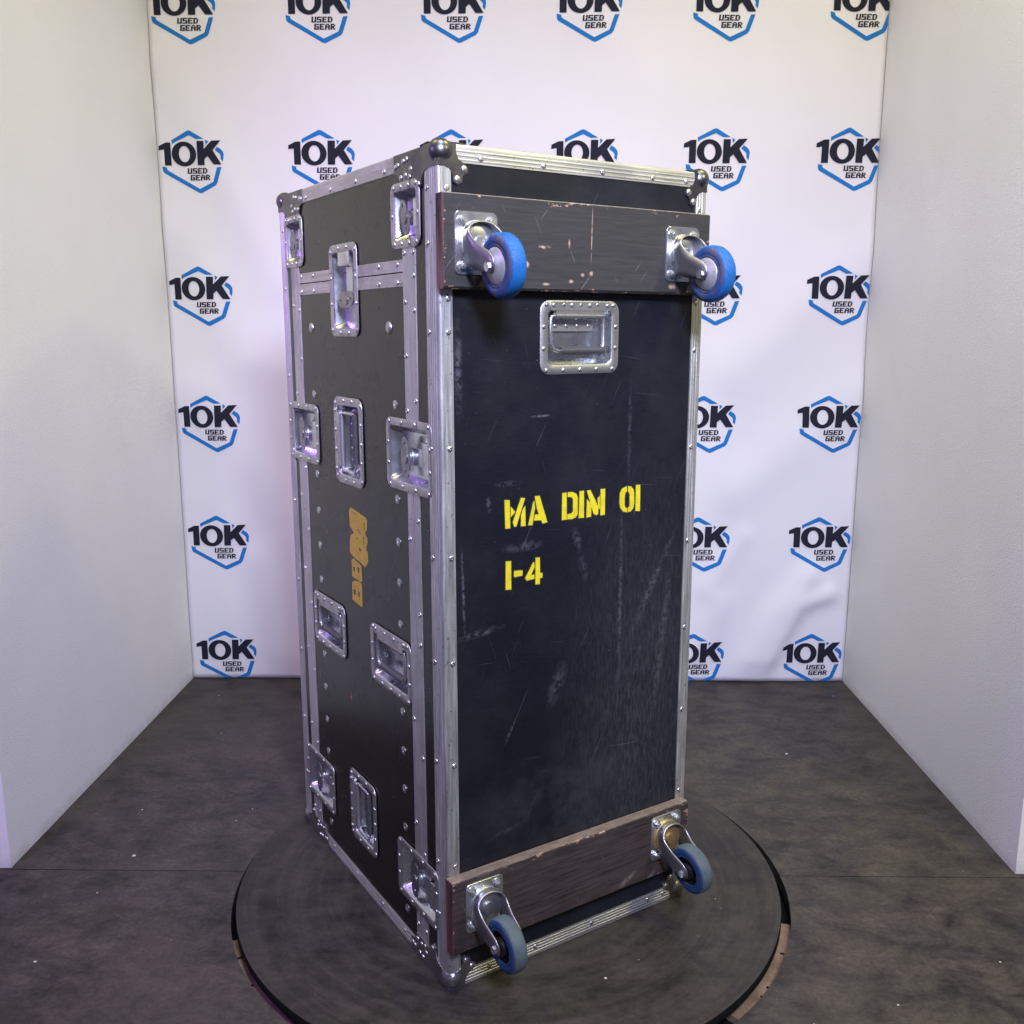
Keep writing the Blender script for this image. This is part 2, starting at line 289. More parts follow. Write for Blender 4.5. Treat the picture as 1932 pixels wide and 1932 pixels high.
def m_floor(name, disc):
    k = .88 if disc else 1.38
    t = NT(name); v = t.coord(); xyz = t.sep(v)
    big = t.noise(v, 2.2, 6, .68, .4); mid = t.noise(t.coord((1, 1.5, 1), rot=(0, 0, R(20))), 9.0, 10, .80, .4); fine = t.noise(v, 90, 4, .7)
    c = t.mix(t.ramp(mid, .37, .66), (.009*k, .0082*k, .0086*k), (.072*k, .061*k, .053*k))
    c = t.mix(t.math('MULTIPLY', t.ramp(big, .45, .7), .55), c, (.076*k, .065*k, .050*k))
    c = t.mix(t.math('MULTIPLY', t.ramp(fine, .35, .75), .45), c, (.013, .012, .013))
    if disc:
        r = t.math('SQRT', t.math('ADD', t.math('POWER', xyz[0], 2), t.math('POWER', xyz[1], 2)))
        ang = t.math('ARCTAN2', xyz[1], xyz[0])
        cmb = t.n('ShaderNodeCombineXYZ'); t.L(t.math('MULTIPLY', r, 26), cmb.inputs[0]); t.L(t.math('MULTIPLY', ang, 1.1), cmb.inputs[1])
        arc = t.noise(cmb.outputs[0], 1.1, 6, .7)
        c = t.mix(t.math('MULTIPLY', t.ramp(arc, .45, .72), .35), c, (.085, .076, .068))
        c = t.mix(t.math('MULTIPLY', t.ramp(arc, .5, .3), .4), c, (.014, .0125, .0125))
    st = t.math('MAXIMUM', t.streak2(R(35), 3, 130, .70), t.streak2(R(-62), 3, 150, .71))
    c = t.mix(t.math('MULTIPLY', st, .35), c, (.13, .12, .105))
    sp = t.ramp(t.noise(v, 60, 2), .765, .79)
    c = t.mix(t.math('MULTIPLY', sp, .25), c, (.25, .23, .2))
    return t.set(c, t.ramp(mid, .3, .7, .38, .62), 0, bump=t.math('ADD', fine, t.math('MULTIPLY', mid, .5)), bs=.2, bd=.001, spec=.25)
def m_wall(name):
    t = NT(name); v = t.coord()
    st = t.noise(v, 230, 4, .6); big = t.noise(v, 2, 4)
    c = t.mix(t.ramp(big, .35, .7), (.83, .825, .81), (.88, .875, .86))
    mk = t.ramp(t.noise(v, 26, 3), .77, .80)
    c = t.mix(t.math('MULTIPLY', mk, .25), c, (.3, .28, .27))
    z = t.sep(v)[2]
    dirt = t.ramp(t.math('ADD', t.math('MULTIPLY', z, 14), t.noise(v, 18, 4, .7)), 1.0, .55)
    c = t.mix(t.math('MULTIPLY', dirt, .28), c, (.30, .28, .27))
    return t.set(c, .85, 0, bump=st, bs=.55, bd=.003, spec=.2)
def m_fabric(name, col):
    t = NT(name); v = t.coord()
    w = t.noise(t.coord((400, 400, 60)), 2, 2); b = t.noise(v, 3, 4)
    c = t.mix(t.ramp(b, .35, .7), tuple(x*.96 for x in col), col)
    return t.set(c, .8, 0, bump=w, bs=.12, bd=.0005, spec=.25)
def m_tyre(name, tread, sidec, dirty, cracks):
    t = NT(name); v = t.coord(); xyz = t.sep(v)
    r = t.math('SQRT', t.math('ADD', t.math('POWER', xyz[1], 2), t.math('POWER', xyz[2], 2)))
    n = t.noise(v, 70, 5, .7); n2 = t.noise(v, 22, 4)
    f = t.ramp(t.math('ADD', r, t.math('MULTIPLY', t.math('SUBTRACT', n, .5), .008)), .0475, .049)
    side = t.mix(t.ramp(n2, .4, .6), sidec, dirty)
    c = t.mix(f, side, t.mix(t.ramp(n2, .35, .75), tread, tuple(x*.62 for x in tread)))
    c = t.mix(t.math('MULTIPLY', t.ramp(n, .55, .72), .45), c, dirty)
    if cracks:
        vo = t.n('ShaderNodeTexVoronoi', feature='DISTANCE_TO_EDGE'); vo.inputs['Scale'].default_value = 190
        t.L(t.coord((.6, 1, 1)), vo.inputs['Vector'])
        cr = t.math('MULTIPLY', t.ramp(vo.outputs[0], .05, .0), t.ramp(n2, .42, .55))
        c = t.mix(t.math('MULTIPLY', cr, .8), c, tuple(x*.25 for x in tread))
        return t.set(c, .55, 0, bump=t.math('ADD', n, t.math('MULTIPLY', cr, -1.)), bs=.4, bd=.0012, spec=.35)
    return t.set(c, .6, 0, bump=n, bs=.15, bd=.0008, spec=.3)
def m_yellow(name, col, worn):
    t = NT(name); v = t.coord(); n = t.noise(v, 260, 4, .7); b = t.noise(v, 50, 3)
    c = t.mix(t.ramp(b, .35, .7), col, tuple(x*.8 for x in col))
    c = t.mix(t.math('MULTIPLY', t.ramp(n, .58, .68), worn), c, (.03, .03, .03))
    return t.set(c, .6, 0, spec=.3)
def m_wood(name):
    t = NT(name); v = t.coord(); n = t.noise(v, 24, 5, .7)
    return t.set(t.mix(t.ramp(n, .3, .7), (.12, .075, .06), (.30, .205, .15)), .7)

TRIM_Z = m_trim('worn_aluminium_upright', (.60, .595, .575), .46, .86, 2)
TRIM_X = m_trim('worn_aluminium_crosswise', (.60, .595, .575), .46, .86, 0)
TRIM_Y = m_trim('worn_aluminium_lengthwise', (.60, .59, .55), .48, .82, 1)
STEEL = m_steel('zinc_plated_steel', (.80, .81, .83), .27, .95)
PLATE = m_steel('dull_steel', (.55, .55, .535), .40, .92)
DISHM = m_steel('shiny_pressed_steel', (.68, .70, .74), .27, 1)
DARKST = m_steel('dull_dark_steel', (.38, .37, .39), .33, .95)
CORNER = m_steel('dark_steel', (.19, .185, .20), .32, .95)
RIVET = m_steel('bright_rivet', (.66, .66, .67), .36, 1)
BLACK = m_plain('black_rubber', (.012, .012, .013), .6)
DARK = m_plain('dark_gap', (.006, .006, .006), .9, spec=.1)
LAM_F = m_laminate('scuffed_black_laminate', True)
LAM_S = m_laminate('matt_black_laminate', False)
GRIP = m_plain('grey_grip', (.055, .055, .058), .5, 0)

# ------------------------------------------------------------ setting
XL, XR, YB = -1.2535, 1.1765, 3.345
HC, HR = (-.036, 2.050), .645
DC, DR = (-.0413, 2.0439), .6274
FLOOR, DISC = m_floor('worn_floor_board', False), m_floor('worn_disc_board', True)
mb = MB(); mb.box(-2.6, 2.6, -.9, 3.6, -.06, -.045); floor = mb.obj('floor', DARK); tag(floor, kind='structure')
SEAM = 2.061
def fboard(y0, y1, sgn):
    # board with a round bite out of one side
    dy = SEAM - HC[1]; t0 = math.asin(dy/HR); pts = []
    if sgn > 0:
        arc = [math.pi - t0 - (math.pi-2*t0)*i/72 for i in range(73)]
        pts = [(-2.6, y0)] + [(HC[0]+HR*math.cos(a), HC[1]+HR*math.sin(a) if 0 < i < 72 else y0) for i, a in enumerate(arc)] + [(2.6, y0), (2.6, y1), (-2.6, y1)]
    else:
        arc = [t0 - (math.pi+2*t0)*i/84 for i in range(85)]
        pts = [(2.6, y1)] + [(HC[0]+HR*math.cos(a), HC[1]+HR*math.sin(a) if 0 < i < 84 else y1) for i, a in enumerate(arc)] + [(-2.6, y1), (-2.6, y0), (2.6, y0)]
    m = MB(); m.poly([pts], -.03, 0.0 if sgn > 0 else -.0006); return m.obj('floor_board', FLOOR, floor)
fboard(SEAM+.0008, 3.55, 1); fboard(-.9, SEAM-.0008, -1)
WALL = m_wall('stippled_white_wall')
mb = MB(); mb.box(XL-.10, XL, 2.066, 3.5, 0.0005, 3.6); tag(mb.obj('wall_left', WALL), kind='structure')
mb = MB(); mb.box(XR, XR+.10, 2.076, 3.5, 0.0005, 3.6); tag(mb.obj('wall_right', WALL), kind='structure')
mb = MB(); mb.box(XL, XR, 3.42, 3.5, 0.0005, 3.6); tag(mb.obj('wall_back', WALL), kind='structure')

# ------------------------------------------------------------ banner with printed logos
def ridge(x, z, pts, w, amp):
    best = 0
    for (x0, z0), (x1, z1) in zip(pts[:-1], pts[1:]):
        dx, dz = x1-x0, z1-z0; L2 = dx*dx+dz*dz
        t = max(0, min(1, ((x-x0)*dx+(z-z0)*dz)/L2)); d2 = (x-x0-t*dx)**2+(z-z0-t*dz)**2
        best = max(best, math.exp(-d2/(w*w)))
    return amp*best
RIDGES = [([(1.02,.40),(.905,.25),(.80,.02)], .050, .030), ([(1.10,.34),(1.0,.30),(.93,.17),(.86,.0)], .035, .026), ([(.70,.30),(.62,.10)], .05, .012),
          ([(1.15,1.05),(.75,.72)], .09, .016), ([(1.15,1.55),(.72,1.15)], .10, .018), ([(-1.2,2.15),(-1.0,1.75),(-.85,1.45)], .07, .014),
          ([(-1.2,1.62),(-1.0,1.2)], .08, .012), ([(-1.15,1.05),(-.85,.62),(-.75,.2)], .09, .014), ([(.2,2.3),(.55,2.0),(.62,1.6)], .10, .010),
          ([(.78,.55),(.66,.36)], .04, .010), ([(-.35,2.5),(-.25,1.9)], .10, .008), ([(.95,2.3),(1.1,1.7)], .09, .014), ([(-.98,.45),(-.9,.05)], .06, .012)]
def by(x, z):
    y = 3.335 + .004*math.sin(5*x+.7*z+1) + .003*math.sin(11*x-3*z)
    k = min(1, .25+z/.12)
    for pts, w, a in RIDGES: y -= ridge(x, z, pts, w, a)*k*.8
    return y
FAB = m_fabric('white_banner_fabric', (.77, .745, .815))
BLUE = m_fabric('blue_print', (.012, .17, .53)); NAVY = m_fabric('navy_print', (.013, .014, .030)); GREY = m_fabric('dark_grey_print', (.022, .022, .032))
nx, nz = 150, 170; mb = MB(); vs = []
X0, X1, Z0, Z1 = XL+.002, XR-.002, .003, 3.0
for j in range(nz+1):
    for i in range(nx+1):
        x = X0+(X1-X0)*i/nx; z = Z0+(Z1-Z0)*j/nz; vs.append((x, by(x, z), z))
mb.add(vs, [(j*(nx+1)+i, j*(nx+1)+i+1, (j+1)*(nx+1)+i+1, (j+1)*(nx+1)+i) for j in range(nz) for i in range(nx)])
banner = mb.obj('banner', FAB, smooth=60)
md = banner.modifiers.new('cloth_thickness', 'SOLIDIFY'); md.thickness = .0015; md.offset = -1
tag(banner, 'white fabric backdrop banner printed with rows of blue hexagon logos', 'banner')
GL = {'U': ['1..1','1..1','1..1','1..1','1111'], 'S': ['1111','1...','1111','...1','1111'], 'E': ['1111','1...','111.','1...','1111'], 'D': ['111.','1..1','1..1','1..1','111.'],
      'G': ['1111','1...','1.11','1..1','1111'], 'A': ['.11.','1..1','1111','1..1','1..1'], 'R': ['111.','1..1','111.','1.1.','1..1']}
def word(m, txt, o):
    (x0, z0), (x1, _), (xt, zt) = o; cw = (x1-x0)/(len(txt)*5.2-1+.6); ch = (zt-z0)/5; sk = (xt-x0)/5
    for k, ch_ in enumerate(txt):
        for r, row in enumerate(GL[ch_]):
            c = 0
            while c < 4:
                if row[c] == '1':
                    e = c
                    while e < 4 and row[e] == '1': e += 1
                    q = 4-r; fat = .62
                    xa = x0+(k*5.2+c)*cw; xb = x0+(k*5.2+e+fat)*cw
                    m.add([(xa+sk*q, z0+ch*q, 0), (xb+sk*q, z0+ch*q, 0), (xb+sk*(q+1), z0+ch*(q+1), 0), (xa+sk*(q+1), z0+ch*(q+1), 0)], [(0,1,2,3)]); c = e
                else: c += 1
def cut_grid(m, step=.014):
    bm = bmesh.new(); vv = [bm.verts.new(v) for v in m.v]
    for f in m.f:
        try: bm.faces.new([vv[i] for i in f])
        except ValueError: pass
    lo = [min(v[k] for v in m.v) for k in (0, 1)]; hi = [max(v[k] for v in m.v) for k in (0, 1)]
    for k in (0, 1):
        q = math.ceil(lo[k]/step)*step
        while q < hi[k]:
            no = (1,0,0) if k == 0 else (0,1,0); co = (q,0,0) if k == 0 else (0,q,0)
            bmesh.ops.bisect_plane(bm, geom=bm.verts[:]+bm.edges[:]+bm.faces[:], plane_co=co, plane_no=no, dist=1e-6); q += step
    bm.verts.index_update(); r = ([tuple(v.co) for v in bm.verts], [[v.index for v in f.verts] for f in bm.faces]); bm.free(); return r
def proto(fn):
    m = MB(); fn(m); return cut_grid(m)
P_BLUE = proto(lambda m: [m.poly([p], None, 0) for p in LOGO['blue']])
P_NUM = proto(lambda m: (m.poly(LOGO['one'], None, 0), m.poly(LOGO['zero'], None, .0), m.poly(LOGO['kay'], None, 0)))
P_TXT = proto(lambda m: (word(m, 'USED', LOGO['used']), word(m, 'GEAR', LOGO['gear'])))
P_ONE = proto(lambda m: m.poly(LOGO['one'], None, 0)); P_ZERO = proto(lambda m: m.poly(LOGO['zero'], None, 0)); P_K = proto(lambda m: m.poly(LOGO['kay'], None, 0))
def stick(name, P, cx, cz, off, mat, parent):
    m = MB(); m.add([(x+cx, by(x+cx, max(.001, z+cz))-off, z+cz) for x, z, _ in P[0]], P[1])
    if min(z for _, _, z in m.v) < .004:
        bm = bmesh.new(); vv = [bm.verts.new(v) for v in m.v]
        for f in m.f: bm.faces.new([vv[i] for i in f])
        bmesh.ops.bisect_plane(bm, geom=bm.verts[:]+bm.edges[:]+bm.faces[:], plane_co=(0,0,.004), plane_no=(0,0,1), clear_inner=True)
        bm.verts.index_update(); m = MB(); m.add([tuple(v.co) for v in bm.verts], [[v.index for v in f.verts] for f in bm.faces]); bm.free()
    mx = XR-.003
    if max(x for x, _, _ in m.v) > mx:
        bm = bmesh.new(); vv = [bm.verts.new(v) for v in m.v]
        for f in m.f: bm.faces.new([vv[i] for i in f])
        bmesh.ops.bisect_plane(bm, geom=bm.verts[:]+bm.edges[:]+bm.faces[:], plane_co=(mx,0,0), plane_no=(-1,0,0), clear_inner=True)
        bm.verts.index_update(); m = MB(); m.add([tuple(v.co) for v in bm.verts], [[v.index for v in f.verts] for f in bm.faces]); bm.free()
    return m.obj(name, mat, parent, smooth=80)
ROWS = [(2.310, -1.138, 1.0846), (1.840, -1.1358, 1.073), (1.397, -1.132, 1.0663), (.954, -1.130, 1.0614), (.520, -1.124, 1.0561), (.083, -1.1206, 1.0534)]
for z, xa, xb in ROWS:
    for i in range(6):
        x = xa+(xb-xa)*i/5
        lg = stick('logo_hexagon', P_BLUE, x, z, .0012, BLUE, banner)
        stick('numeral', P_ONE, x, z, .0018, NAVY, lg); stick('numeral', P_ZERO, x, z, .0024, NAVY, lg); stick('letter', P_K, x, z, .0030, NAVY, lg)
        stick('small_lettering', P_TXT, x, z, .0014, GREY, lg)

# ------------------------------------------------------------ turntable
tt = bpy.data.objects.new('turntable', None); COL.objects.link(tt); tt.location = (DC[0], DC[1], 0)
tag(tt, 'large round dark turntable set into the floor under the flight case', 'turntable')
ZD = .020
mb = MB(); mb.mi = 0
ring = lambda r, z, n=160: [(r*math.cos(2*math.pi*i/n), r*math.sin(2*math.pi*i/n), z) for i in range(n)]
mb.loft([ring(DR-.0015, ZD), ring(DR-.16, ZD), ring(.02, ZD)][::-1], cap=False); mb.add(ring(.02, ZD), [tuple(range(160))])
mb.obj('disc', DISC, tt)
mb = MB(); mb.loft([ring(DR-.03, ZD-.018), ring(DR, ZD-.017), ring(DR, ZD-.002), ring(DR-.0015, ZD)], cap=False); mb.obj('disc_edge', DARK, tt, smooth=40)
mb = MB(); mb.loft([ring(.5, -.04), ring(.5, ZD-.016)], cap=False); mb.obj('pedestal', BLACK, tt)
def arc_band(a0, a1, r0, r1, z, th=.02, n=60):
    m = MB(); o = (HC[0]-DC[0], HC[1]-DC[1])
    P = lambda r, a, zz: (o[0]+r*math.cos(a), o[1]+r*math.sin(a), zz)
    rows = []
    for i in range(n+1):
        a = R(a0+(a1-a0)*i/n); rows.append([P(r0, a, z-th), P(r0, a, z), P(r1, a, z), P(r1, a, z-th)])
    m.loft(rows, cap=True, cap0=True); return m
WOOD = m_wood('raw_plywood')
arc_band(199, 233, .585, HR+.03, -.0305).obj('base_ring', WOOD, tt)
arc_band(-44, -12, .585, HR+.03, -.0305).obj('base_ring', WOOD, tt)
for a, l in ((205,.010),(214,.006),(222,.005),(-33,.012),(-36,.030),(-22,.005)):
    m = MB(); m.box(-.004, l, -.0022, .0022, -.0304, -.0290)
    m.obj('mark', DARK, tt, M=Matrix.Translation((HC[0]-DC[0]+.632*math.cos(R(a)), HC[1]-DC[1]+.632*math.sin(R(a)), 0)) @ Matrix.Rotation(R(a), 4, 'Z'))

# ------------------------------------------------------------ flight case
W, D, H = .6, .7748, 1.567
PHI = .5835
e = Vector((math.cos(PHI), math.sin(PHI))); g = Vector((-math.sin(PHI), math.cos(PHI)))
cen = Vector((-.1485, 1.6219)) + e*(W/2) + g*(D/2)
case = bpy.data.objects.new('flight_case', None); COL.objects.link(case)
case.location = (cen.x, cen.y, ZD+.0005); case.rotation_euler = (0, 0, PHI)
tag(case, 'tall scuffed black flight case with aluminium edges and four blue casters, standing on end', 'flight case')
def FM(a, h, off=0, rot=0): return Matrix(((1,0,0,a-W/2),(0,0,-1,-D/2-off),(0,1,0,h),(0,0,0,1))) @ Matrix.Rotation(rot, 4, 'Z')
def SM(b, h, off=0, rot=0): return Matrix(((0,0,-1,-W/2-off),(-1,0,0,b-D/2),(0,1,0,h),(0,0,0,1))) @ Matrix.Rotation(rot, 4, 'Z')
def RM(b, h, off=0): return Matrix(((0,0,1,W/2+off),(1,0,0,b-D/2),(0,1,0,h),(0,0,0,1)))
def BM_(a, h, off=0): return Matrix(((-1,0,0,a-W/2),(0,0,1,D/2+off),(0,1,0,h),(0,0,0,1)))
def tf(mb, M):
    mb.v = [tuple(M @ Vector(p)) for p in mb.v]; return mb
def panel(name, mat, M, u0, u1, v0, v1, holes=(), th=.009):
    us = sorted({u0, u1} | {min(max(x, u0), u1) for hh in holes for x in hh[:2]}); vs = sorted({v0, v1} | {min(max(x, v0), v1) for hh in holes for x in hh[2:]})
    m = MB()
    for i in range(len(us)-1):
        for j in range(len(vs)-1):
            cu, cv = (us[i]+us[i+1])/2, (vs[j]+vs[j+1])/2
            if any(h0 < cu < h1 and h2 < cv < h3 for h0, h1, h2, h3 in holes): continue
            a, b, c, d = us[i], us[i+1], vs[j], vs[j+1]
            if b-a < 1e-6 or d-c < 1e-6: continue
            m.add([(a,c,0),(b,c,0),(b,d,0),(a,d,0)], [(0,1,2,3)])
    inh = lambda cu, cv: any(h0 < cu < h1 and h2 < cv < h3 for h0, h1, h2, h3 in holes)
    for i in range(len(us)-1):
        for v, f in ((v0, 1), (v1, -1)):
            a, b = us[i], us[i+1]
            if b-a < 1e-6 or inh((a+b)/2, v+f*1e-4): continue
            m.add([(a,v,-th),(b,v,-th),(b,v,0),(a,v,0)], [(0,1,2,3)])
    for j in range(len(vs)-1):
        for u, f in ((u0, 1), (u1, -1)):
            a, b = vs[j], vs[j+1]
            if b-a < 1e-6 or inh(u+f*1e-4, (a+b)/2): continue
            m.add([(u,a,-th),(u,b,-th),(u,b,0),(u,a,0)], [(0,1,2,3)])
    return tf(m, M).obj(name, mat, case)
# hardware table on the side: kind, b centre, h centre, rotation, width, height
HW = [('latch_small', .117, 1.4645, 0, .114, .112), ('latch_small', .684, 1.4610, 0, .114, .112),
      ('latch', .4045, 1.3445, 90, .184, .142), ('latch', .1235, 1.0365, 0, .187, .136), ('latch', .6680, 1.0325, 0, .187, .136),
      ('handle', .4040, 1.0360, 90, .184, .146), ('handle', .5530, .5980, 0, .189, .126), ('handle', .2265, .6040, 0, .189, .129),
      ('latch', .1235, .1690, 0, .180, .130), ('latch', .6520, .1720, 0, .182, .130), ('handle', .3900, .1995, 90, .172, .140)]
side_holes = []
for k, b, h, r, w_, h_ in HW:
    ww, hh = (h_, w_) if r else (w_, h_)
    side_holes.append((-b-ww/2+.012, -b+ww/2-.012, h-hh/2+.012, h+hh/2-.012))
S0 = SM(0, 0)
B1, B2, HS = .1085, .6865, 1.367
panel('front_lid_side', LAM_S, S0, -B1+.0006, 0, 0, H, side_holes)
body_panel = panel('side_panel', LAM_S, S0, -B2+.0006, -B1-.0006, 0, HS-.0008, side_holes)
panel('top_lid_side', LAM_S, S0, -B2+.0006, -B1-.0006, HS+.0008, H, side_holes)
panel('back_lid_side', LAM_S, S0, -D, -B2-.0006, 0, H, side_holes)
fh = (.295-.09+.012, .295+.09-.012, 1.2518-.0665+.012, 1.2518+.0665-.012)
front_panel = panel('front_panel', LAM_F, FM(0, 0), 0, W, 0, H, [fh])
panel('right_panel', LAM_S, RM(0, 0), 0, D, 0, H)
panel('back_panel', LAM_S, BM_(0, 0), -W, 0, 0, H)
m = MB(); m.box(-W/2, W/2, -D/2, D/2, H-.009, H-.0004); m.obj('top_panel', LAM_S, case)
m = MB(); m.box(-W/2+.002, W/2-.002, -D/2+.002, D/2-.002, .001, .009); m.obj('bottom_panel', LAM_S, case)
m = MB(); m.box(-W/2+.05, W/2-.05, -D/2+.05, D/2-.05, .010, H-.010); m.obj('inner_shell', DARK, case)

# rivets shared
def rivet_mesh(r, h, n=10):
    m = MB(); ring = lambda q, z: [(q*math.cos(2*math.pi*i/n), q*math.sin(2*math.pi*i/n), z) for i in range(n)]
    m.loft([ring(r, -.0004), ring(r, h*.35), ring(r*.78, h*.85), ring(r*.45, h), ring(r*.30, h), ring(r*.24, h*.35)])
    me = bpy.data.meshes.new('rivet'); me.from_pydata(m.v, [], m.f); me.materials.append(RIVET); me.shade_smooth(); me.set_sharp_from_angle(angle=R(50)); return me
RV = rivet_mesh(.0052, .0020); RVB = rivet_mesh(.0088, .0016, 14)

# edge extrusions: corner point, axis along, two inward directions with leg lengths
def extrusion(name, mat, p0, axis, length, d1, l1, d2, l2, ribs=True, t=.0018, r=.004):
    p0, axis, d1, d2 = map(Vector, (p0, axis, d1, d2)); pts = []
    def leg(L, flip):
        q = [(L, .0006), (L, -t)]
        if ribs:
            n = max(2, int(L/.0085)); s = (L-.004-r)/n
            for i in range(n):
                x = L-.003-i*s; q += [(x, -t), (x-.0010, -t-.0009), (x-.0026, -t-.0009), (x-.0036, -t)]
        q.append((r, -t)); return q
    a = leg(l1, 0); b = leg(l2, 1)
    arc = [(r-(r+t)*math.sin(q), r-(r+t)*math.cos(q)) for q in [R(90)*k/6 for k in range(1, 6)]]
    sec = [(x, y) for x, y in a] + arc + [(y, x) for x, y in reversed(b)] + [(.0006, .0006)]
    # sec (x along d1, y along d2) : leg 1 lies on the face whose outward is -d2
    m = MB(); r0 = [tuple(p0+d1*x+d2*y) for x, y in sec]; r1 = [tuple(Vector(q)+axis*length) for q in r0]
    if axis.dot(d1.cross(d2)) > 0: r0, r1 = r1, r0
    m.loft([r0, r1], cap=True, cap0=True)
    o = m.obj(name, mat, case); return o
X, Y, Z = Vector((1,0,0)), Vector((0,1,0)), Vector((0,0,1))
cx = lambda a, b, h: Vector((a-W/2, b-D/2, h))
ex = {}
ex['fl'] = extrusion('corner_extrusion', TRIM_Z, cx(0,0,.03), Z, H-.06, X, .0245, Y, .044)
ex['fr'] = extrusion('corner_extrusion', TRIM_Z, cx(W,0,.03), Z, H-.06, -X, .028, Y, .040)
ex['bl'] = extrusion('corner_extrusion', TRIM_Z, cx(0,D,.03), Z, H-.06, X, .028, -Y, .038)
ex['br'] = extrusion('corner_extrusion', TRIM_Z, cx(W,D,.03), Z, H-.06, -X, .028, -Y, .038)
ex['tf'] = extrusion('edge_extrusion', TRIM_X, cx(.03,0,H), X, W-.06, Y, .028, -Z, .0285)
ex['bf'] = extrusion('edge_extrusion', TRIM_X, cx(.03,0,0), X, W-.06, Y, .028, Z, .034)
ex['ts'] = extrusion('edge_extrusion', TRIM_Y, cx(0,.03,H), Y, D-.06, X, .028, -Z, .0285, ribs=False)
ex['bs'] = extrusion('edge_extrusion', TRIM_Y, cx(0,.03,0), Y, D-.06, X, .028, Z, .033)
for a, b in (('tr', 1), ('br2', 0)):
    extrusion('edge_extrusion', TRIM_Y, cx(W,.03,H if b else 0), Y, D-.06, -X, .028, -Z if b else Z, .03)
    extrusion('edge_extrusion', TRIM_X, cx(.03,D,H if b else 0), X, W-.06, -Y, .028, -Z if b else Z, .03)
# rivets in the extrusions
def rv(parent, M, me=RV):
    o = link('rivet', me, parent, M); return o
for h in (.262, .468, .668, .866, 1.062, 1.262, 1.318, 1.497): rv(ex['fl'], FM(.0155, h, .0026))
for h in (.262, .452, .640, .83, 1.028, 1.225, 1.318, 1.497): rv(ex['fr'], FM(W-.018, h, .0026))
for h in (.15, .262, .468, .665, .862, 1.06, 1.262, 1.41, 1.50): rv(ex['fl'], SM(.034, h, .0026))
for h in (.15, .30, .48, .66, .86, 1.16, 1.36, 1.49): rv(ex['bl'], SM(D-.022, h, .0026))
for a in (.082, .21, .34, .46, .545): rv(ex['tf'], FM(a, H-.019, .0026))
for a in (.09, .20, .345, .50, .545): rv(ex['bf'], FM(a, .022, .0026))
for b in (.20, .33, .46, .60): rv(ex['ts'], SM(b, H-.020, .0022))
for b in (.19, .30, .44, .58): rv(ex['bs'], SM(b, .022, .0026))

# flat strips on the side
def strip(b0, b1, h0, h1, mat, rivs, name='trim_strip'):
    vert = h1-h0 > b1-b0; cuts = []
    for q0, q1, q2, q3 in side_holes:
        if q0-.004 < -b0 and q1+.004 > -b1 and q2-.004 < h1 and q3+.004 > h0: cuts.append((q2-.006, q3+.006) if vert else (q0-.006, q1+.006))
    s0, s1 = (h0, h1) if vert else (-b1, -b0); pieces = []
    for c0, c1 in sorted(cuts)+[(s1, s1+1)]:
        if c0-s0 > .004:
            m = MB()
            if vert: m.bbox(-b1, -b0, s0, c0, -.0006, .0018, .0006)
            else: m.bbox(s0, c0, h0, h1, -.0006, .0018, .0006)
            pieces.append((s0, c0, tf(m, S0).obj(name, mat, case)))
        s0 = max(s0, c1)
    for b, h in rivs:
        if any(q0-.02 < -b < q1+.02 and q2-.02 < h < q3+.02 for q0, q1, q2, q3 in side_holes): continue
        for p0, p1, o in pieces:
            if p0 < (h if vert else -b) < p1: rv(o, SM(b, h, .0019))
strip(.0835, .1078, .0345, H-.030, TRIM_Z, [(.091, h) for h in (.075, .245, .45, .68, .74, .92, 1.14, 1.30, 1.36, 1.40)])
strip(.1092, .1335, .0345, H-.030, TRIM_Z, [(.126, h) for h in (.075, .30, .52, .64, .88, 1.12, 1.22, 1.315, 1.40)])
strip(.6872, .7115, .0345, H-.030, TRIM_Z, [(.704, h) for h in (.075, .30, .50, .70, .88, 1.12, 1.32)])
strip(.6615, .6858, .0345, H-.030, TRIM_Z, [(.668, h) for h in (.075, .26, .45, .62, .80, .95, 1.20, 1.31, 1.41)])
strip(.1342, .6608, HS+.0010, HS+.0225, TRIM_Y, [(b, HS+.015) for b in (.155, .235, .575, .648)], 'seam_strip')
strip(.1342, .6608, HS-.0245, HS-.0010, TRIM_Y, [(b, HS-.017) for b in (.155, .235, .575, .648)], 'seam_strip')

# panel bolts
def bolt_col(b, hs):
    for h in hs: link('panel_bolt', RVB, case, SM(b, h, .0003))
bolt_col(.1800, (1.128, .947, .863, .7815, .697, .514, .431, .348, .263, .078))
bolt_col(.6000, (1.124, .943, .858, .776, .6935, .5115, .4286, .3458, .2635, .078))
for b in (.1995, .5995):
    m = MB(); n = 16; rg = lambda q, z: [(q*math.cos(2*math.pi*i/n), q*math.sin(2*math.pi*i/n), z) for i in range(n)]
    m.loft([rg(.0115, -.0004), rg(.0112, .0012), rg(.0085, .0028), rg(.004, .0036)]); m.obj('panel_bolt', PLATE, case, 60, SM(b, 1.270, .0002))

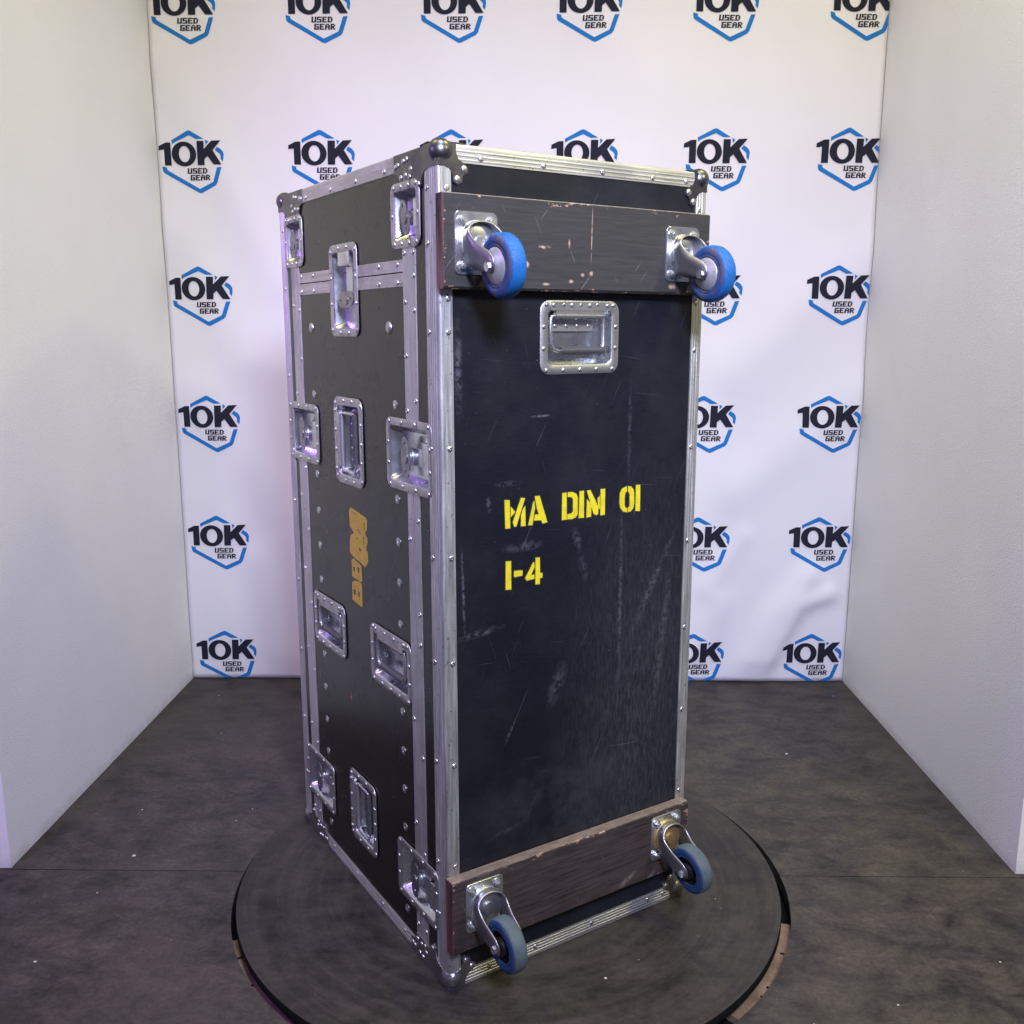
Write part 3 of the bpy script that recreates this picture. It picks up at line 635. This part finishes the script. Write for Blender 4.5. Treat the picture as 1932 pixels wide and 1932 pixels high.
# recessed dishes
def dish(m, w, h, r=.018, fl=.0165, depth=.022, slope=.008):
    P = lambda ww, hh, q, z: [(x, y, z) for x, y in rr(ww, hh, q)]
    iw, ih = w-2*fl, h-2*fl
    R8 = [P(w, h, r, 0), P(w-.0004, h-.0004, r, .0013), P(w-.0016, h-.0016, r, .0018), P(iw+.003, ih+.003, r*.62, .0018), P(iw, ih, r*.55, .0008), P(iw-.003, ih-.003, r*.5, -.003),
          P(iw-2*slope, ih-2*slope, r*.45, -depth+.004), P(iw-2*slope-.006, ih-2*slope-.006, r*.35, -depth)]
    n = len(R8[0]); m.loft(R8); q = len(m.m); per = n
    for k in range(4*per, q): m.m[k] = 1
def flange_rivets(w, h, nx, ny, inset=.0078, r=.0046):
    m = MB(); out = []
    for i in range(nx):
        x = -w/2+inset+.006+(w-2*inset-.012)*i/(nx-1); out += [(x, h/2-inset), (x, -h/2+inset)]
    for j in range(1, ny-1):
        y = -h/2+inset+(h-2*inset)*j/(ny-1); out += [(-w/2+inset, y), (w/2-inset, y)]
    for x, y in out: m.dome(x, y, .0018, r, .0022, 9)
    return m
def butterfly(m, c, L, wd, z, ang=0):
    pts = []; n = 28
    for i in range(n):
        t = 2*math.pi*i/n; rr_ = 1/(((abs(math.cos(t))/wd)**2.3+(abs(math.sin(t))/L)**2.3)**(1/2.3))
        waist = 1-.16*math.cos(t)**2
        pts.append((rr_*math.cos(t)*waist, rr_*math.sin(t)))
    ca, sa = math.cos(ang), math.sin(ang); rot = lambda x, y: (c[0]+ca*x-sa*y, c[1]+sa*x+ca*y)
    holes = [[rot(.0028*math.cos(2*math.pi*i/8), sg*L*.66+.0042*math.sin(2*math.pi*i/8)) for i in range(8)] for sg in (1, -1)]
    m.poly([[rot(*p) for p in pts]]+holes, z-.003, z)
    m.revolve([(.0115, z-.0005), (.0115, z+.0016), (.009, z+.0022), (.0045, z+.0012), (.0, z+.0012)], 16, c=(c[0], c[1], 0))
def make_latch(M, w, h, small=False, ang=0):
    m = MB(); dish(m, w, h, r=.018, fl=.0155 if not small else .0135, depth=.021)
    o = m.obj('latch_plate', [PLATE, DISHM], case, 38, M)
    q = flange_rivets(w, h, 4, 4 if not small else 3); q = q.obj('rivets', RIVET, o, 60); q['kind'] = 'stuff'
    su = w*.20
    m = MB(); m.box(su-.0006, su+.0006, -h/2+.018, h/2-.018, -.0212, -.0203); m.box(su-.0006, su+.0006, h/2-.0155, h/2-.0002, .0016, .0020); m.box(su-.0006, su+.0006, -h/2+.0002, -h/2+.0155, .0016, .0020)
    m.obj('seam_gap', DARK, o)
    k = .8 if small else 1.; cu = -w*.10 if not small else -w*.06
    m = MB(); butterfly(m, (cu, -.004), .039*k, .0185*k, -.001, ang); m.obj('butterfly_handle', DARKST, o, 40)
    m = MB(); m.cyl((cu, -.004, -.022), (cu, -.004, -.004), .0135*k, 18)
    m.revolve([(.0155*k, -.016), (.0165*k, -.013), (.0155*k, -.010), (.0135*k, -.009)], 18, c=(cu, -.004, 0))
    m.box(cu+.004, w*.30, -.018*k, .014*k, -.020, -.0125); m.obj('hub', STEEL, o, 40)
    m = MB(); ku = w*.29 if not small else w*.26; kh = .029*k
    m.tube([(ku, -kh, -.006), (ku, kh, -.006)], .0062*k, 12)
    m.bbox(ku, w/2-.010, -kh, kh, -.009, -.0005, .001); m.obj('keeper', STEEL, o, 40)
    return o
def make_handle(M, w, h):
    m = MB(); dish(m, w, h, r=.020, fl=.0175, depth=.024, slope=.007)
    o = m.obj('handle_plate', [PLATE, DISHM], case, 38, M)
    q = flange_rivets(w, h, 5, 4).obj('rivets', RIVET, o, 60); q['kind'] = 'stuff'
    m = MB(); yt = h/2-.0165                                   # hinge bracket with rolled edge and flap
    m.poly([rr(w*.76, .016, .005, 4, 0, h/2-.0105)], .0012, .0032)
    m.box(-w*.31, w*.31, yt-.012, yt-.002, -.0050, .0022)
    m.tube([(-w*.30, yt-.011, -.0040), (w*.30, yt-.011, -.0040)], .0065, 12)
    m.poly([rr(w*.54, .020, .003, 3, -.006*w/.18, yt-.029)], -.0245, -.0185)
    m.obj('hinge_bracket', PLATE, o, 40)
    m = MB()
    for i in range(4):
        m.dome(w*(-.34+.227*i), h/2-.0085, .0031, .0048, .0024, 10)
        m.dome(w*(-.24+.14*i), yt-.029, -.0186, .0046, .0024, 10)
    q = m.obj('bracket_rivets', PLATE, o, 60); q['kind'] = 'stuff'
    x0, x1, yb = -w*.355, w*.315, -h/2+.043
    m = MB(); m.tube([(x0+.01, yt-.011, -.004), (x0+.002, yt-.013, -.004), (x0, yt-.020, -.004), (x0, yb+.014, -.003), (x0+.004, yb+.004, -.003), (x0+.014, yb, -.003), (x0+.03, yb, -.003),
            (x1-.012, yb, -.003), (x1-.003, yb+.003, -.003), (x1, yb+.012, -.003), (x1, yt-.020, -.004), (x1-.002, yt-.013, -.004), (x1-.01, yt-.011, -.004)], .0037, 10)
    m.obj('handle_wire', STEEL, o, 40)
    m = MB(); m.tube([(x0+.021, yb, -.003), (x0+.023, yb, -.003), (x1-.002, yb, -.003), (x1, yb, -.003)], .0075, 14); m.obj('grip', GRIP, o, 40)
    return o
for k, b, h, r, w_, h_ in HW:
    if k == 'handle': make_handle(SM(b, h, 0.0021, R(r)), w_, h_)
    else: make_latch(SM(b, h, 0.0021, R(r)), w_, h_, k == 'latch_small', .28 if (b < .2 and h > 1.4) else 0.06)
make_handle(FM(.2950, 1.2518, .0004), .181, .134)

# ball corners
def ball_corner(a, b, hh):
    sx, sy, sz = (1 if a == 0 else -1), (1 if b == 0 else -1), (1 if hh == 0 else -1)
    P0 = cx(a, b, hh); m = MB()
    def sph(c, r, n=20, k=12):
        m.loft([[(c[0]+r*math.sin(math.pi*j/k)*math.cos(2*math.pi*i/n), c[1]+r*math.sin(math.pi*j/k)*math.sin(2*math.pi*i/n), c[2]-r*math.cos(math.pi*j/k)) for i in range(n)] for j in range(1, k)], cap=True, cap0=True)
    sz_off = .0135 if hh else .0165
    sph(P0+Vector((sx*.0112, sy*.0112, sz*(.0112 if hh else .0205))), .0215)
    # stepped skirt below the ball
    front = [(0,0),(.034,0),(.0335,.012),(.038,.023),(.048,.029),(.056,.034),(.0565,.043),(.050,.047),(.046,.050),(.0445,.060),(.036,.064),(.0285,.060),(.027,.050),(.024,.041),(.014,.036),(0,.035)]
    sidep = [(0,0),(.157,0),(.157,.030),(.142,.033),(.134,.050),(.092,.050),(.078,.048),(.073,.060),(.062,.066),(.053,.061),(.050,.048),(.042,.040),(.025,.035),(0,.035)]
    def plate(poly, mapf, w):
        n = len(poly); t = .0034
        A = [mapf(u, v, -.0004) for u, v in poly]; B = [mapf(u, v, t) for u, v in poly]
        mm = MB(); mm.poly([poly], None, 0)
        tri = mm.f; base = len(m.v)
        m.v += [tuple(mapf(x, y, t)) for x, y, _ in mm.v]
        for f in tri: m.f.append(tuple(i+base for i in f)); m.m.append(0)
        m.loft([[tuple(p) for p in A], [tuple(p) for p in B]], cap=False)
    fm = lambda u, v, w: P0+Vector((sx*u, -sy*w, sz*v))
    sm = lambda u, v, w: P0+Vector((-sx*w, sy*u, sz*v))
    tm = lambda u, v, w: P0+Vector((sx*u, sy*v, -sz*w))
    plate(front, fm, 0); plate(sidep, sm, 0); plate([(0,0),(.05,0),(.05,.03),(.03,.05),(0,.05)], tm, 0)
    o = m.obj('ball_corner', CORNER if hh else DARKST, case, 35)
    bm = bmesh.new(); bm.from_mesh(o.data); bmesh.ops.recalc_face_normals(bm, faces=bm.faces); bm.to_mesh(o.data); bm.free()
    q = MB()
    fr = [(.0355,.0555), (.0485,.0385)]; sr = [(.062,.058), (.150,.020), (.140,.018), (.128,.040), (.110,.038), (.118,.014), (.105,.012), (.090,.030), (.095,.042)]
    for u, v in fr:
        d = MB(); d.dome(0, 0, 0, .0062, .003, 10)
        q.add([tuple(fm(u+x, v+y, .0034+z)) for x, y, z in d.v], [f for f in d.f])
    for u, v in sr:
        d = MB(); d.dome(0, 0, 0, .0050, .0026, 9)
        q.add([tuple(sm(u+x, v+y, .0034+z)) for x, y, z in d.v], d.f)
    ro = q.obj('rivets', RIVET, o, 60); ro['kind'] = 'stuff'
    bm = bmesh.new(); bm.from_mesh(ro.data); bmesh.ops.recalc_face_normals(bm, faces=bm.faces); bm.to_mesh(ro.data); bm.free()
for a in (0, W):
    for b in (0, D):
        for hh in (0, H): ball_corner(a, b, hh)

# caster boards
def board(h0, h1, lower):
    t = .026; m = MB(); x0, x1 = -.005-W/2, .5885-W/2; n = 46
    # long front edges are slightly ragged
    rnd = random.Random(3 if lower else 5)
    amp = .0022 if lower else .0007
    top = [(x0+(x1-x0)*i/n, rnd.uniform(-amp, .0003)) for i in range(n+1)]; bot = [(x0+(x1-x0)*i/n, rnd.uniform(0, amp*.6)) for i in range(n+1)]
    yf, yb = -D/2-t, -D/2-.0022; c = .002
    rows = []
    for (x, dt), (_, db) in zip(top, bot):
        rows.append([(x, yb, h0), (x, yf+.004, h0), (x, yf, h0+.004+db), (x, yf, h1-c+dt), (x, yf+c-dt, h1), (x, yb, h1)])
    m.loft(rows[::-1], cap=True, cap0=True)
    o = m.obj('caster_board', m_board('painted_board_worn' if lower else 'painted_board', lower, h0, h1), case)
    o['label'] = 'worn brown lower caster board' if lower else 'dark painted upper caster board with pale chips'
    return o
board(1.3330, 1.4870, False); board(.0905, .2445, True)

# casters
BT = m_tyre('blue_cracked_tyre', (.008, .125, .40), (.015, .055, .20), (.10, .09, .14), True)
GT = m_tyre('grey_blue_tyre', (.098, .13, .148), (.012, .050, .165), (.04, .065, .12), False)
HUBL = m_steel('pale_hub', (.55, .55, .58), .42, .6); HUBD = m_plain('black_hub', (.010, .010, .012), .45)
FORK = m_steel('grey_fork_steel', (.40, .39, .42), .36, .95)
RUST = m_steel('yellow_zinc', (.62, .46, .22), .4, .8)
def caster(a, h, lower, swivel, collar):
    M = FM(a, h, .0262); pw, ph = .083, .102
    m = MB(); P = lambda w_, h_, r, z: [(x, y, z) for x, y in rr(w_, h_, r)]
    m.loft([P(pw, ph, .010, 0), P(pw, ph, .010, .0022), P(pw-.001, ph-.001, .010, .0028)])
    o = m.obj('caster', STEEL, case, 40, M)
    o['label'] = 'grey-blue wheel caster' if lower else 'cracked bright blue wheel caster'
    for sx in (-1, 1):
        for sy in (-1, 1):
            x, y = sx*(pw/2-.0135), sy*(ph/2-.0145); m = MB()
            m.cyl((x, y, .0026), (x, y, .0042), .0090, 16); m.cyl((x, y, .0040), (x, y, .0105), .0068, 6); m.cyl((x, y, .0104), (x, y, .0135), .0038, 10)
            m.obj('bolt', PLATE, o, 30)
    m = MB(); m.revolve([(.037, .002), (.037, .0062), (.0345, .0085), (.032, .0092)], 36); m.revolve([(.033, .0088), (.0345, .0098), (.0345, .0125), (.031, .0140), (.012, .0145), (.011, .020), (.0, .0205)], 32)
    m.obj('swivel_ring', collar, o, 40)
    SW = Matrix.Rotation(swivel, 4, 'Z')
    prof = [((-.0515,.084),(-.047,.094),.0262), ((-.0485,.072),(-.036,.0975),.0262), ((-.0460,.055),(-.026,.0955),.0264), ((-.0430,.038),(-.017,.086),.0270), ((-.0400,.024),(-.010,.072),.0280),
            ((-.0330,.012),(-.003,.055),.0290), ((-.0200,.009),(.006,.044),.0300), ((-.006,.009),(.013,.037),.0305), ((.006,.009),(.017,.033),.0305)]
    path = [(-u, l, -u, q) for l, q, u in prof]
    for k in range(1, 12):
        t = math.pi - math.pi*k/12; cu_, su_ = .0305*math.cos(t), math.sin(t)
        path.append((cu_, (.006+.029*su_, .009), cu_*.96, (.017+.0165*su_, .033-.010*su_)))
    path += [(u, l, u, q) for l, q, u in reversed(prof)]
    rows = [[(u0+(u1-u0)*k/3, l[0]+(q[0]-l[0])*k/3, l[1]+(q[1]-l[1])*k/3) for k in range(4)] for u0, l, u1, q in path]
    m = MB(); m.loft(rows, cap=False, closed=False)
    f = m.obj('fork', FORK, o, 50, SW)
    md = f.modifiers.new('sheet', 'SOLIDIFY'); md.thickness = .0026; md.offset = 0
    AX = SW @ Matrix.Translation((0, -.040, .0815))
    m = MB(); m.cyl((-.0315, 0, 0), (.0315, 0, 0), .0048, 10); 
    for s in (-1, 1): m.cyl((s*.0272, 0, 0), (s*.0325, 0, 0), .0078, 6)
    m.obj('axle_bolt', STEEL, o, 30, AX)
    wr, ww = .0520, .0165
    m = MB(); m.revolve([(.030, -ww+.004), (.0305, -ww+.0010), (.033, -ww), (.0355, -ww+.0012), (.038, -ww), (.045, -ww+.0010), (.0492, -ww+.0035), (.0512, -ww+.0075), (wr, 0), (.0512, ww-.0075), (.0492, ww-.0035), (.045, ww-.0010), (.038, ww), (.033, ww), (.030, ww-.004)][::-1], 56, 'x')
    m.obj('tyre', GT if lower else BT, o, 50, AX)
    m = MB()
    if lower: pr = [(.0310, -.010), (.0290, -.0105), (.0270, -.004), (.018, -.004), (.0175, -.018), (.011, -.0215), (.0, -.0215)]
    else: pr = [(.0312, -.010), (.0300, -.0150), (.0285, -.0165), (.024, -.0178), (.017, -.0215), (.010, -.0235), (.0, -.0235)]
    m.revolve(pr, 36, 'x'); m.revolve([(r, -x) for r, x in pr][::-1], 36, 'x'); m.obj('hub', HUBD if lower else HUBL, o, 40, AX)
    return o
caster(.0565, 1.4075, False, R(5), STEEL); caster(.5175, 1.4080, False, R(3), STEEL)
caster(.0640, .1820, True, R(2), STEEL); caster(.5240, .1830, True, R(6), RUST)

# stencilled lettering
YEL = m_yellow('yellow_stencil_paint', (.64, .53, .016), .10); YEL2 = m_yellow('faded_yellow_paint', (.50, .355, .06), .55)
HALO = m_plain('thin_overspray', (.035, .043, .022), .7)
def grow(p, d):
    A = sum(p[i][0]*p[(i+1) % len(p)][1]-p[(i+1) % len(p)][0]*p[i][1] for i in range(len(p))); sg = 1 if A > 0 else -1; out = []
    for i in range(len(p)):
        a, b, c = p[i-1], p[i], p[(i+1) % len(p)]; nx = ny = 0
        for u, v in ((a, b), (b, c)):
            l = math.hypot(v[0]-u[0], v[1]-u[1]) or 1; nx += sg*(v[1]-u[1])/l; ny -= sg*(v[0]-u[0])/l
        l = math.hypot(nx, ny) or 1; out.append((b[0]+d*nx/l, b[1]+d*ny/l))
    return out
for k, polys in STENCIL.items():
    m = MB()
    q = MB()
    for p in polys: m.poly([p], .0001, .0006); q.poly([grow(p, .0021)], .00005, .0003)
    tf(m, FM(0, 0)); o = m.obj('stencil_character', YEL, front_panel)
    tf(q, FM(0, 0)); q.v = [(x, y-.00003*(i % 7), z) for i, (x, y, z) in enumerate(q.v)]; q.obj('overspray', HALO, front_panel)['kind'] = 'stuff'
for k, polys in SIDE_STENCIL.items():
    m = MB(); m.poly([[(-b, h) for b, h in p] for p in polys], .0001, .0005)
    tf(m, S0); m.obj('stencil_character', YEL2, body_panel)

# crumbs of paint and dust on the floor
CH = m_plain('pale_crumb', (.6, .57, .52), .8)
m = MB(); rnd = random.Random(11)
for x, y, z, s in [(.1564, 1.6617, ZD, .005), (.23, 1.72, ZD, .002), (.80, 2.72, 0, .006), (-.98, 2.12, 0, .008), (-1.02, 1.72, 0, .006), (.72, 1.62, 0, .004), (-.62, 2.5, 0, .004), (-.75, 2.36, 0, .003), (-.42, 2.42, 0, .003), (-.3, 2.2, ZD, .003), (-1.05, 2.35, 0, .004), (.98, 1.75, 0, .004), (.1, 1.5, ZD, .003)]:
    m.box(x, x+s*.9, y, y+s*.7, z+.0003, z+s*.3)
for _ in range(22):
    x, y = rnd.uniform(-1.2, 1.1), rnd.uniform(1.35, 3.2)
    r_ = math.hypot(x-DC[0], y-DC[1])
    if abs(r_-.64) < .03: continue
    s = rnd.uniform(.001, .0022); z = ZD if r_ < .62 else 0
    m.box(x, x+s*1.4, y, y+s, z+.0003, z+s*.6)
tag(m.obj('floor_debris', CH), 'pale crumbs scattered over the dark floor', 'debris', kind='stuff')
